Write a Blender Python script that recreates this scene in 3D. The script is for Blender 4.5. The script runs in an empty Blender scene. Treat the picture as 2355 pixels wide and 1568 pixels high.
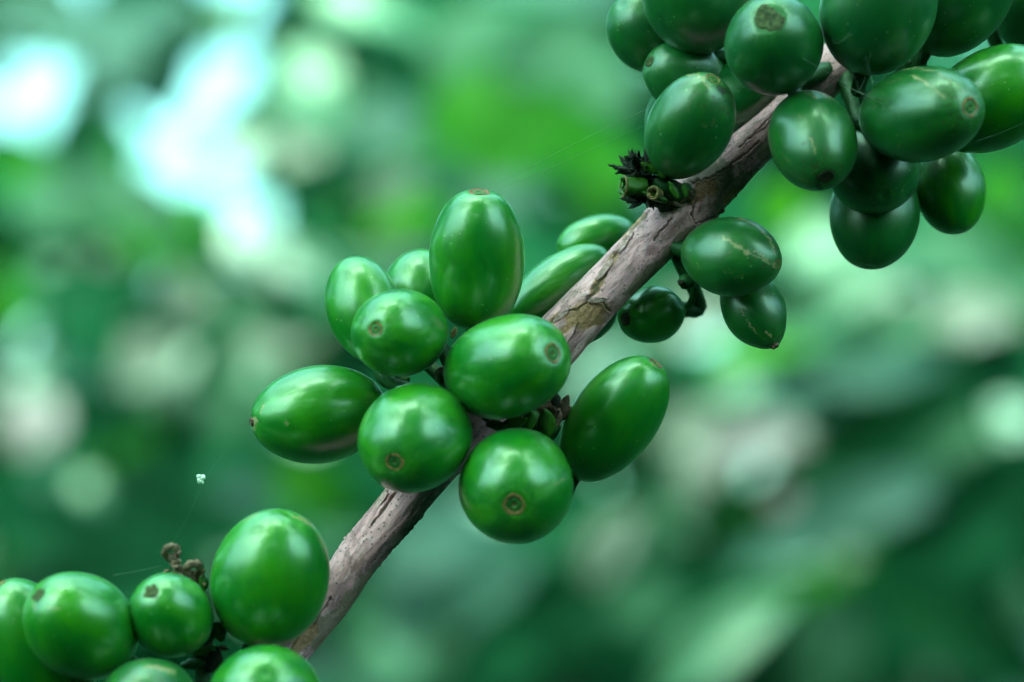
import bpy, math, random
from mathutils import Vector, Matrix, noise
random.seed(11)
SC = bpy.context.scene
COL = SC.collection
# ------------------------------------------------------------------ camera
LENS = 105.0; SENS = 36.0; FOC = 0.3675; WPX = 2354.0; HPX = 1568.0
CAM_LOC = Vector((0, 0, 1.35)); TILT = math.radians(8)
cd = bpy.data.cameras.new('camera'); cam = bpy.data.objects.new('camera', cd); COL.objects.link(cam)
cam.location = CAM_LOC; cam.rotation_euler = (math.radians(90) + TILT, 0, 0)
cd.lens = LENS; cd.sensor_width = SENS; cd.clip_start = 0.02; cd.clip_end = 600
cd.dof.use_dof = True; cd.dof.focus_distance = FOC - 0.003; cd.dof.aperture_fstop = 11.5
SC.camera = cam
RT = Vector((1, 0, 0)); UP = Vector((0, -math.sin(TILT), math.cos(TILT))); FW = Vector((0, math.cos(TILT), math.sin(TILT)))
# ------------------------------------------------------------------ world, sun, exposure
SUN_EL = math.radians(60); SUN_AZ = math.radians(-172)      # azimuth from +Y (behind the branch) towards -X
w = bpy.data.worlds.new('World'); SC.world = w; w.use_nodes = True
nt = w.node_tree; bg = nt.nodes['Background']
sky = nt.nodes.new('ShaderNodeTexSky'); sky.sky_type = 'NISHITA'; sky.sun_disc = False
sky.sun_elevation = SUN_EL; sky.sun_rotation = SUN_AZ
sky.air_density = 1.0; sky.dust_density = 8.0; sky.ozone_density = 1.0
tint = nt.nodes.new('ShaderNodeMix'); tint.data_type = 'RGBA'; tint.blend_type = 'MULTIPLY'
tint.inputs[0].default_value = 1.0; tint.inputs[7].default_value = (0.47, 1.0, 0.70, 1)
nt.links.new(sky.outputs[0], tint.inputs[6]); nt.links.new(tint.outputs[2], bg.inputs[0])
bg.inputs[1].default_value = 0.15
sd = bpy.data.lights.new('sun', 'SUN'); sun = bpy.data.objects.new('sun', sd); COL.objects.link(sun)
sd.energy = 0.5; sd.angle = math.radians(10); sd.color = (1.0, 0.98, 0.90)
sdir = Vector((math.sin(SUN_AZ) * math.cos(SUN_EL), math.cos(SUN_AZ) * math.cos(SUN_EL), math.sin(SUN_EL)))
sun.rotation_euler = sdir.to_track_quat('Z', 'Y').to_euler()
vs = SC.view_settings; vs.view_transform = 'Standard'; vs.look = 'None'; vs.gamma = 1; vs.exposure = 3.4
vs.use_curve_mapping = False
# ------------------------------------------------------------------ helpers
def dist(d): return FOC + d / 1000.0
def S(d=0): return dist(d) * SENS / LENS / WPX            # metres per photo unit at depth offset d (mm)
def P(x, y, d=0):
    k = S(d)
    return CAM_LOC + FW * dist(d) + RT * ((x - WPX / 2) * k) + UP * ((HPX / 2 - y) * k)
def PX(v):                                                # back to photo units
    r = v - CAM_LOC; dd = r.dot(FW); k = dd * SENS / LENS / WPX
    return r.dot(RT) / k + WPX / 2, HPX / 2 - r.dot(UP) / k, (dd - FOC) * 1000
def D3(ax, ay, az):                                       # direction: right, up, towards camera
    v = RT * ax + UP * ay - FW * az
    return v.normalized()
def link(name, verts, faces, mats, parent=None, smooth=True, fm=None, mw=None):
    me = bpy.data.meshes.new(name); me.from_pydata([tuple(v) for v in verts], [], faces); me.update()
    if not isinstance(mats, (list, tuple)): mats = [mats]
    for m in mats: me.materials.append(m)
    if smooth: me.polygons.foreach_set('use_smooth', [True] * len(me.polygons))
    if fm: me.polygons.foreach_set('material_index', fm)
    o = bpy.data.objects.new(name, me); COL.objects.link(o)
    if parent: o.parent = parent
    if mw is not None: o.matrix_basis = mw
    return o
def empty(name, mat):
    o = bpy.data.objects.new(name, None); COL.objects.link(o); o.matrix_basis = mat
    o.empty_display_size = 0.003
    return o
def tag(o, label=None, cat=None, group=None, kind=None):
    if label: o['label'] = label
    if cat: o['category'] = cat
    if group: o['group'] = group
    if kind: o['kind'] = kind
    return o
def frame(loc, z, xh=None):
    z = z.normalized(); xh = xh or Vector((0.3, 0.1, 0.95))
    x = (xh - z * xh.dot(z)); x = x.normalized() if x.length > 1e-4 else z.orthogonal().normalized()
    y = z.cross(x)
    return Matrix(((x.x, y.x, z.x, loc.x), (x.y, y.y, z.y, loc.y), (x.z, y.z, z.z, loc.z), (0, 0, 0, 1)))
def catmull(pts, n):
    out = []
    P_ = [pts[0]] + list(pts) + [pts[-1]]
    for i in range(1, len(P_) - 2):
        a, b, c, d = [Vector(q) for q in P_[i - 1:i + 3]]
        for k in range(n):
            t = k / n
            out.append(0.5 * ((2 * b) + (c - a) * t + (2 * a - 5 * b + 4 * c - d) * t * t + (3 * b - a - 3 * c + d) * t ** 3))
    out.append(Vector(pts[-1])); return out
def tube(pts, rads, seg=10, rough=0.0, cap=True, seed=0):
    """pts/rads lists -> verts, faces"""
    V = []; F = []; n = len(pts)
    up = None
    for i in range(n):
        t = (pts[min(i + 1, n - 1)] - pts[max(i - 1, 0)]).normalized()
        if up is None: up = t.orthogonal().normalized()
        up = (up - t * up.dot(t)).normalized(); s = t.cross(up)
        for j in range(seg):
            a = 2 * math.pi * j / seg
            dr = up * math.cos(a) + s * math.sin(a)
            r = rads[i]
            if rough: r *= 1 + rough * noise.noise(pts[i] * 900 + dr * 1.3 + Vector((seed, 0, 0)))
            V.append(pts[i] + dr * r)
    for i in range(n - 1):
        for j in range(seg):
            a = i * seg + j; b = i * seg + (j + 1) % seg
            F.append((a, b, b + seg, a + seg))
    if cap:
        F.append(tuple(range(seg))[::-1]); F.append(tuple(range((n - 1) * seg, n * seg)))
    return V, F
def merge(parts):
    V = []; F = []
    for v, f in parts:
        o = len(V); V += list(v); F += [tuple(i + o for i in q) for q in f]
    return V, F
# ------------------------------------------------------------------ materials
def mat(name):
    m = bpy.data.materials.new(name); m.use_nodes = True
    n = m.node_tree; return m, n, n.nodes['Principled BSDF'], n.nodes, n.links
def N(ns, t, **kw):
    n = ns.new(t)
    for k, v in kw.items(): setattr(n, k, v)
    return n
def ramp(ns, stops, interp='LINEAR'):
    r = ns.new('ShaderNodeValToRGB'); r.color_ramp.interpolation = interp
    e = r.color_ramp.elements
    while len(e) < len(stops): e.new(0.5)
    for i, (p, c) in enumerate(stops):
        e[i].position = p; e[i].color = c if len(c) == 4 else (*c, 1)
    return r
def mixc(ns, ls, fac, a, b, mode='MIX'):
    m = ns.new('ShaderNodeMix'); m.data_type = 'RGBA'; m.blend_type = mode
    for idx, v in ((0, fac), (6, a), (7, b)):
        if isinstance(v, bpy.types.NodeSocket): ls.new(v, m.inputs[idx])
        elif idx == 0: m.inputs[0].default_value = v
        else: m.inputs[idx].default_value = (*v, 1) if len(v) == 3 else v
    return m.outputs[2]
def math_(ns, ls, op, a, b=0.0, clamp=False):
    m = ns.new('ShaderNodeMath'); m.operation = op; m.use_clamp = clamp
    for i, v in enumerate((a, b)):
        if isinstance(v, bpy.types.NodeSocket): ls.new(v, m.inputs[i])
        else: m.inputs[i].default_value = v
    return m.outputs[0]
def noise_(ns, ls, vec, scale, detail=4, rough=0.55, dist_=0.0):
    t = ns.new('ShaderNodeTexNoise'); t.inputs['Scale'].default_value = scale
    t.inputs['Detail'].default_value = detail; t.inputs['Roughness'].default_value = rough
    t.inputs['Distortion'].default_value = dist_
    if vec is not None: ls.new(vec, t.inputs['Vector'])
    return t.outputs['Fac']

def skin_material(name, base, young, warm=0.5, rough=0.34, scar=0.0, coat=0.6):
    m, n, b, ns, ls = mat(name)
    at = N(ns, 'ShaderNodeAttribute', attribute_name='mer')          # cos, sin, along (-1..1) on each fruit
    tp = N(ns, 'ShaderNodeAttribute', attribute_name='tipd')         # 0 base .. 1 tip
    info = N(ns, 'ShaderNodeObjectInfo')
    tc = N(ns, 'ShaderNodeTexCoord')
    off = N(ns, 'ShaderNodeVectorMath', operation='ADD'); ls.new(at.outputs['Vector'], off.inputs[0])
    cmb = N(ns, 'ShaderNodeCombineXYZ'); rnd = math_(ns, ls, 'MULTIPLY', info.outputs['Random'], 37.0)
    for i in range(3): ls.new(rnd, cmb.inputs[i])
    ls.new(cmb.outputs[0], off.inputs[1])
    st = N(ns, 'ShaderNodeVectorMath', operation='MULTIPLY'); ls.new(off.outputs[0], st.inputs[0]); st.inputs[1].default_value = (1, 1, 0.22)
    st2 = N(ns, 'ShaderNodeVectorMath', operation='MULTIPLY'); ls.new(off.outputs[0], st2.inputs[0]); st2.inputs[1].default_value = (1, 1, 0.8)
    streak = noise_(ns, ls, st.outputs[0], 11.0, 7, 0.72, 0.5)
    cloud = noise_(ns, ls, st2.outputs[0], 1.6, 3, 0.5)
    fine = noise_(ns, ls, st2.outputs[0], 26.0, 5, 0.7, 0.4)
    c = mixc(ns, ls, ramp_out(ns, ls, cloud, 0.35, 0.7), base, young)
    sfac = math_(ns, ls, 'MULTIPLY', ramp_out(ns, ls, streak, 0.50, 0.75), 0.10)
    c = mixc(ns, ls, sfac, c, (0.10, 0.36, 0.06))
    # pale radiating streaks close to the scar
    tipf = ramp_out(ns, ls, tp.outputs['Fac'], 0.90, 1.0)
    tf = math_(ns, ls, 'MULTIPLY', tipf, ramp_out(ns, ls, streak, 0.40, 0.62))
    c = mixc(ns, ls, math_(ns, ls, 'MULTIPLY', tf, 0.22), c, (0.20, 0.45, 0.14))
    # tiny lenticels and dust
    vo = N(ns, 'ShaderNodeTexVoronoi'); vo.inputs['Scale'].default_value = 900; ls.new(tc.outputs['Object'], vo.inputs['Vector'])
    dot = math_(ns, ls, 'LESS_THAN', vo.outputs['Distance'], math_(ns, ls, 'MULTIPLY', fine, 0.19))
    sel = math_(ns, ls, 'GREATER_THAN', noise_(ns, ls, off.outputs[0], 3.0, 2), 0.52)
    c = mixc(ns, ls, math_(ns, ls, 'MULTIPLY', math_(ns, ls, 'MULTIPLY', dot, sel), 0.5), c, (0.40, 0.48, 0.28))
    if scar:
        st3 = N(ns, 'ShaderNodeVectorMath', operation='MULTIPLY'); ls.new(off.outputs[0], st3.inputs[0]); st3.inputs[1].default_value = (1, 1, 0.3)
        sx = ramp_out(ns, ls, noise_(ns, ls, st3.outputs[0], 7.0, 6, 0.8, 0.8), 0.64, 0.70)
        c = mixc(ns, ls, math_(ns, ls, 'MULTIPLY', sx, 0.45), c, (0.20, 0.26, 0.10))
        v2 = N(ns, 'ShaderNodeTexVoronoi'); v2.inputs['Scale'].default_value = 1500; ls.new(tc.outputs['Object'], v2.inputs['Vector'])
        d2 = math_(ns, ls, 'LESS_THAN', v2.outputs['Distance'], 0.28)
        d3 = math_(ns, ls, 'MULTIPLY', d2, ramp_out(ns, ls, math_(ns, ls, 'ADD', tp.outputs['Fac'], math_(ns, ls, 'MULTIPLY', cloud, 0.5)), 1.0, 1.2))
        c = mixc(ns, ls, math_(ns, ls, 'MULTIPLY', d3, scar), c, (0.05, 0.035, 0.015))
        sc = ramp_out(ns, ls, noise_(ns, ls, st2.outputs[0], 3.5, 6, 0.75, 1.0), 0.61, 0.65)
        c = mixc(ns, ls, math_(ns, ls, 'MULTIPLY', sc, 0.6 * scar), c, (0.22, 0.17, 0.07))
    bl = N(ns, 'ShaderNodeAttribute', attribute_name='blem'); dk = N(ns, 'ShaderNodeAttribute', attribute_name='dark')
    c = mixc(ns, ls, bl.outputs['Fac'], c, mixc(ns, ls, fine, (0.16, 0.10, 0.04), (0.50, 0.36, 0.20)))
    c = mixc(ns, ls, dk.outputs['Fac'], c, (0.012, 0.014, 0.006))
    ls.new(c, b.inputs['Base Color'])
    r1 = math_(ns, ls, 'MULTIPLY', streak, 0.16)
    r2 = math_(ns, ls, 'MULTIPLY', fine, 0.10)
    rr = math_(ns, ls, 'ADD', math_(ns, ls, 'ADD', math_(ns, ls, 'ADD', r1, r2), rough - 0.13), math_(ns, ls, 'MULTIPLY', math_(ns, ls, 'ADD', bl.outputs['Fac'], dk.outputs['Fac']), 0.3))
    ls.new(rr, b.inputs['Roughness'])
    b.inputs['Specular IOR Level'].default_value = 0.75
    b.inputs['Subsurface Weight'].default_value = 0.5
    b.inputs['Subsurface Radius'].default_value = (0.25, 1.0, 0.15)
    b.inputs['Subsurface Scale'].default_value = 0.0016
    b.inputs['Coat Weight'].default_value = coat; b.inputs['Coat Roughness'].default_value = 0.19
    b.inputs['Sheen Weight'].default_value = 0.04; b.inputs['Sheen Roughness'].default_value = 0.4
    b.inputs['Sheen Tint'].default_value = (0.6, 1, 0.75, 1)
    bm = N(ns, 'ShaderNodeBump'); bm.inputs['Strength'].default_value = 0.16; bm.inputs['Distance'].default_value = 0.00012
    h = math_(ns, ls, 'ADD', math_(ns, ls, 'MULTIPLY', streak, 0.6), math_(ns, ls, 'MULTIPLY', fine, 0.35))
    ls.new(h, bm.inputs['Height']); ls.new(bm.outputs[0], b.inputs['Normal'])
    return m
def ramp_out(ns, ls, val, lo, hi):
    m = ns.new('ShaderNodeMapRange'); m.inputs['From Min'].default_value = lo; m.inputs['From Max'].default_value = hi
    m.interpolation_type = 'SMOOTHSTEP'; ls.new(val, m.inputs['Value']); return m.outputs[0]
def rough_material(name, c1, c2, scale=1200, rough=0.8, bump=0.0002, spec=0.3):
    m, n, b, ns, ls = mat(name)
    tc = N(ns, 'ShaderNodeTexCoord')
    f = noise_(ns, ls, tc.outputs['Object'], scale, 5, 0.65)
    c = mixc(ns, ls, ramp_out(ns, ls, f, 0.35, 0.65), c1, c2)
    ls.new(c, b.inputs['Base Color']); b.inputs['Roughness'].default_value = rough
    b.inputs['Specular IOR Level'].default_value = spec
    bm = N(ns, 'ShaderNodeBump'); bm.inputs['Strength'].default_value = 0.8; bm.inputs['Distance'].default_value = bump
    ls.new(f, bm.inputs['Height']); ls.new(bm.outputs[0], b.inputs['Normal'])
    return m
def leaf_material(name, col, col2, gloss=0.35, trans=0.25, spec=0.5):
    m, n, b, ns, ls = mat(name)
    tc = N(ns, 'ShaderNodeTexCoord')
    f = noise_(ns, ls, tc.outputs['Object'], 25, 3, 0.5)
    c = mixc(ns, ls, f, col, col2)
    ls.new(c, b.inputs['Base Color']); b.inputs['Roughness'].default_value = gloss
    b.inputs['Specular IOR Level'].default_value = spec
    tr = N(ns, 'ShaderNodeBsdfTranslucent'); tcol = mixc(ns, ls, 1.0, c, (1.3, 1.35, 0.5), 'MULTIPLY'); ls.new(tcol, tr.inputs['Color'])
    mx = N(ns, 'ShaderNodeMixShader'); mx.inputs[0].default_value = trans
    ls.new(b.outputs[0], mx.inputs[1]); ls.new(tr.outputs[0], mx.inputs[2])
    ls.new(mx.outputs[0], ns['Material Output'].inputs['Surface'])
    return m
M = {}
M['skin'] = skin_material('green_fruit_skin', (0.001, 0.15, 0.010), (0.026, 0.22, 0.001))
M['skin_dark'] = skin_material('shaded_green_fruit_skin', (0.001, 0.088, 0.020), (0.004, 0.115, 0.016), rough=0.38, coat=0.35)  # shade on the upper right cluster put into a darker skin colour
M['skin_worn'] = skin_material('worn_shaded_fruit_skin', (0.001, 0.088, 0.014), (0.008, 0.12, 0.010), rough=0.38, scar=0.8, coat=0.4)  # real wear marks, on a base colour darkened for the cluster's shade
M['scar'] = rough_material('brown_scar', (0.42, 0.17, 0.08), (0.13, 0.085, 0.03), 3500)
M['scar_red'] = rough_material('reddish_scar', (0.46, 0.13, 0.11), (0.16, 0.08, 0.05), 3500)
M['scar_rough'] = rough_material('rough_dry_scar', (0.10, 0.11, 0.045), (0.035, 0.045, 0.02), 1800, bump=0.0006)
M['scar_dark'] = rough_material('blackened_scar', (0.05, 0.045, 0.02), (0.008, 0.012, 0.006), 1800, bump=0.0004)
M['nub'] = rough_material('green_scar_centre', (0.04, 0.17, 0.03), (0.012, 0.08, 0.015), 1500, 0.45)
M['stalk'] = rough_material('green_stalk', (0.010, 0.07, 0.015), (0.006, 0.04, 0.010), 900, 0.5)
M['bract'] = rough_material('green_bract', (0.03, 0.10, 0.006), (0.015, 0.06, 0.006), 700, 0.42, 0.0001)
M['bract_tip'] = rough_material('brown_bract_edge', (0.22, 0.12, 0.05), (0.10, 0.08, 0.03), 1500, 0.7)
M['dry'] = rough_material('dry_blackened_petal', (0.035, 0.035, 0.028), (0.010, 0.012, 0.010), 2500, 0.85, 0.0003)
M['dry_brown'] = rough_material('dry_brown_husk', (0.28, 0.15, 0.12), (0.10, 0.055, 0.045), 1800, 0.85, 0.0004)
M['silk'] = rough_material('spider_silk', (0.16, 0.2, 0.16), (0.10, 0.13, 0.10), 900, 0.35, 0.00001, 0.6)
M['fluff'] = rough_material('white_fluff', (0.85, 0.88, 0.85), (0.7, 0.75, 0.7), 900, 0.8, 0.0001)

def bark_material():
    m, n, b, ns, ls = mat('peeling_bark')
    ca = N(ns, 'ShaderNodeAttribute', attribute_name='crack')
    pa = N(ns, 'ShaderNodeAttribute', attribute_name='inner')
    ga = N(ns, 'ShaderNodeAttribute', attribute_name='moss')
    bc = N(ns, 'ShaderNodeAttribute', attribute_name='bco')      # along, cos, sin in mm
    st = N(ns, 'ShaderNodeVectorMath', operation='MULTIPLY'); ls.new(bc.outputs['Vector'], st.inputs[0]); st.inputs[1].default_value = (0.35, 1, 1)
    a = noise_(ns, ls, st.outputs[0], 0.55, 6, 0.65, 0.6)
    f = noise_(ns, ls, bc.outputs['Vector'], 3.2, 5, 0.7)
    l = noise_(ns, ls, st.outputs[0], 2.2, 5, 0.7, 0.3)
    c = mixc(ns, ls, ramp_out(ns, ls, a, 0.40, 0.58), (0.38, 0.135, 0.18), (0.82, 0.34, 0.44))
    c = mixc(ns, ls, math_(ns, ls, 'MULTIPLY', ramp_out(ns, ls, l, 0.50, 0.72), 0.6), c, (0.92, 0.52, 0.70))
    g = noise_(ns, ls, bc.outputs['Vector'], 0.30, 5, 0.65)
    gm = math_(ns, ls, 'MULTIPLY', math_(ns, ls, 'ADD', ramp_out(ns, ls, g, 0.52, 0.72), ga.outputs['Fac'], True), 0.75)
    c = mixc(ns, ls, gm, c, (0.13, 0.10, 0.05))
    vo = N(ns, 'ShaderNodeTexVoronoi'); vo.inputs['Scale'].default_value = 1.9; ls.new(bc.outputs['Vector'], vo.inputs['Vector'])
    dsz = math_(ns, ls, 'MULTIPLY', ramp_out(ns, ls, f, 0.38, 0.66), 0.36)
    dot = math_(ns, ls, 'LESS_THAN', vo.outputs['Distance'], dsz)
    c = mixc(ns, ls, math_(ns, ls, 'MULTIPLY', dot, 0.85), c, (0.045, 0.032, 0.03))
    ic = mixc(ns, ls, ramp_out(ns, ls, f, 0.35, 0.65), (0.46, 0.19, 0.12), (0.24, 0.09, 0.055))
    c = mixc(ns, ls, pa.outputs['Fac'], c, ic)
    c = mixc(ns, ls, ca.outputs['Fac'], c, (0.085, 0.042, 0.022))
    ls.new(c, b.inputs['Base Color'])
    b.inputs['Roughness'].default_value = 0.55; b.inputs['Specular IOR Level'].default_value = 0.45
    bm = N(ns, 'ShaderNodeBump'); bm.inputs['Strength'].default_value = 0.6; bm.inputs['Distance'].default_value = 0.0003
    h = math_(ns, ls, 'ADD', math_(ns, ls, 'MULTIPLY', l, 0.8), math_(ns, ls, 'MULTIPLY', f, 0.6))
    h = math_(ns, ls, 'SUBTRACT', h, math_(ns, ls, 'MULTIPLY', dot, 0.5))
    ls.new(h, bm.inputs['Height']); ls.new(bm.outputs[0], b.inputs['Normal'])
    return m
M['bark'] = bark_material()
M['flake'] = rough_material('pale_bark_flake', (0.70, 0.36, 0.42), (0.40, 0.20, 0.20), 1500, 0.6, 0.0002)
# leaf kinds of the plants behind; S, M carry painted sky sheen, B the brightness of sky gaps
LM = {
 'K': leaf_material('old_dark_leaf', (0.0010, 0.0260, 0.0125), (0.0010, 0.0200, 0.0080), 0.7, 0.12, 0.04),
 'G': leaf_material('green_leaf', (0.0025, 0.0440, 0.0210), (0.0030, 0.0380, 0.0160), 0.7, 0.15, 0.05),
 'V': leaf_material('fresh_green_leaf', (0.0095, 0.0829, 0.0011), (0.0067, 0.0701, 0.0011), 0.6, 0.35, 0.08),
 'Y': leaf_material('young_yellow_green_leaf', (0.0540, 0.2160, 0.0009), (0.0270, 0.1800, 0.0009), 0.6, 0.4, 0.08),
 'S': leaf_material('sage_sheen_leaf', (0.020, 0.062, 0.040), (0.016, 0.056, 0.030), 0.6, 0.2, 0.1),
 'M': leaf_material('mint_sheen_leaf', (0.062, 0.165, 0.112), (0.05, 0.145, 0.092), 0.4, 0.3, 0.6),
 'B': leaf_material('sky_gap_leaf', (0.30, 0.36, 0.36), (0.26, 0.33, 0.32), 0.35, 0.3, 0.6),
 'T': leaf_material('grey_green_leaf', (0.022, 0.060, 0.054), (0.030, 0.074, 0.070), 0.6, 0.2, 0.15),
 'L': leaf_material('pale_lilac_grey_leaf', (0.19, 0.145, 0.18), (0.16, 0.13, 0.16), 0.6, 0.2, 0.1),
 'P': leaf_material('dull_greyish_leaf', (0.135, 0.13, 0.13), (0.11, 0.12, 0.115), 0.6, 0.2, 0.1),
}
# ------------------------------------------------------------------ the setting: ground
def ground():
    m, n, b, ns, ls = mat('leaf_litter_soil')
    tc = N(ns, 'ShaderNodeTexCoord')
    f = noise_(ns, ls, tc.outputs['Object'], 6, 8, 0.7)
    c = mixc(ns, ls, ramp_out(ns, ls, f, 0.4, 0.6), (0.010, 0.012, 0.006), (0.004, 0.014, 0.005))
    ls.new(c, b.inputs['Base Color']); b.inputs['Roughness'].default_value = 1.0; b.inputs['Specular IOR Level'].default_value = 0.0
    V = []; F = []; n_ = 40; R = 250
    for i in range(n_ + 1):
        for j in range(n_ + 1):
            x = (i / n_ * 2 - 1); y = (j / n_ * 2 - 1)
            x = R * x * abs(x); y = R * y * abs(y)
            V.append((x, y, 0.10 * noise.noise(Vector((x * .3, y * .3, 0)))))
    for i in range(n_):
        for j in range(n_):
            a = i * (n_ + 1) + j; F.append((a, a + n_ + 1, a + n_ + 2, a + 1))
    o = link('ground', V, F, m); tag(o, kind='structure')
ground()
# ------------------------------------------------------------------ leaves
def leaf_geo(L, W, curl=0.15, fold=0.12, seed=0, nl=12, nw=6, wave=0.05):
    """blade along +X, normal +Z, centred"""
    V = []; F = []; rn = random.Random(seed)
    ph = rn.random() * 6
    for i in range(nl + 1):
        t = i / nl
        wd = W * 0.5 * (math.sin(math.pi * t ** 0.9) ** 0.75) * (1 - 0.25 * t) * 1.12 if 0 < t < 1 else 0.0008
        for j in range(nw + 1):
            s = j / nw * 2 - 1
            x = (t - 0.5) * L; y = s * wd
            z = -curl * L * (2 * t - 1) ** 2 + fold * abs(y) * 2 + wave * W * math.sin(t * 14 + ph + (2 if s > 0 else 0)) * abs(s) * 0.6
            V.append(Vector((x, y, z)))
    for i in range(nl):
        for j in range(nw):
            a = i * (nw + 1) + j; F.append((a, a + nw + 1, a + nw + 2, a + 1))
    return V, F
def leaf_matrix(loc, nrm, adir):
    z = nrm.normalized(); x = (adir - z * adir.dot(z)).normalized(); y = z.cross(x)
    return Matrix(((x.x, y.x, z.x, loc.x), (x.y, y.y, z.y, loc.y), (x.z, y.z, z.z, loc.z), (0, 0, 0, 1)))
BG = []   # (verts, faces, kind) for the thicket and the added light-shaping leaves
def add_leaf(loc, nrm, adir, L, W, kind, seed, lo=False):
    v, f = leaf_geo(L, W, seed=seed, nl=6 if lo else 12, nw=2 if lo else 6)
    mm = leaf_matrix(loc, nrm, adir)
    BG.append(([mm @ q for q in v], f, kind))
GAPS = [(398, 270, 72, 26, 45), (464, 198, 28, 24, 50), (575, 90, 14, 28, 70), (68, 200, 30, 40, 0), (552, 450, 10, 26, 80)]
def in_gap(x, y, pad=0):
    for gx, gy, rx, ry, an in GAPS:
        a = math.radians(an); dx = x - gx; dy = -(y - gy)
        u = dx * math.cos(a) + dy * math.sin(a); v = -dx * math.sin(a) + dy * math.cos(a)
        if (u / (rx + pad)) ** 2 + (v / (ry + pad)) ** 2 < 1: return True
    return False
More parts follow.
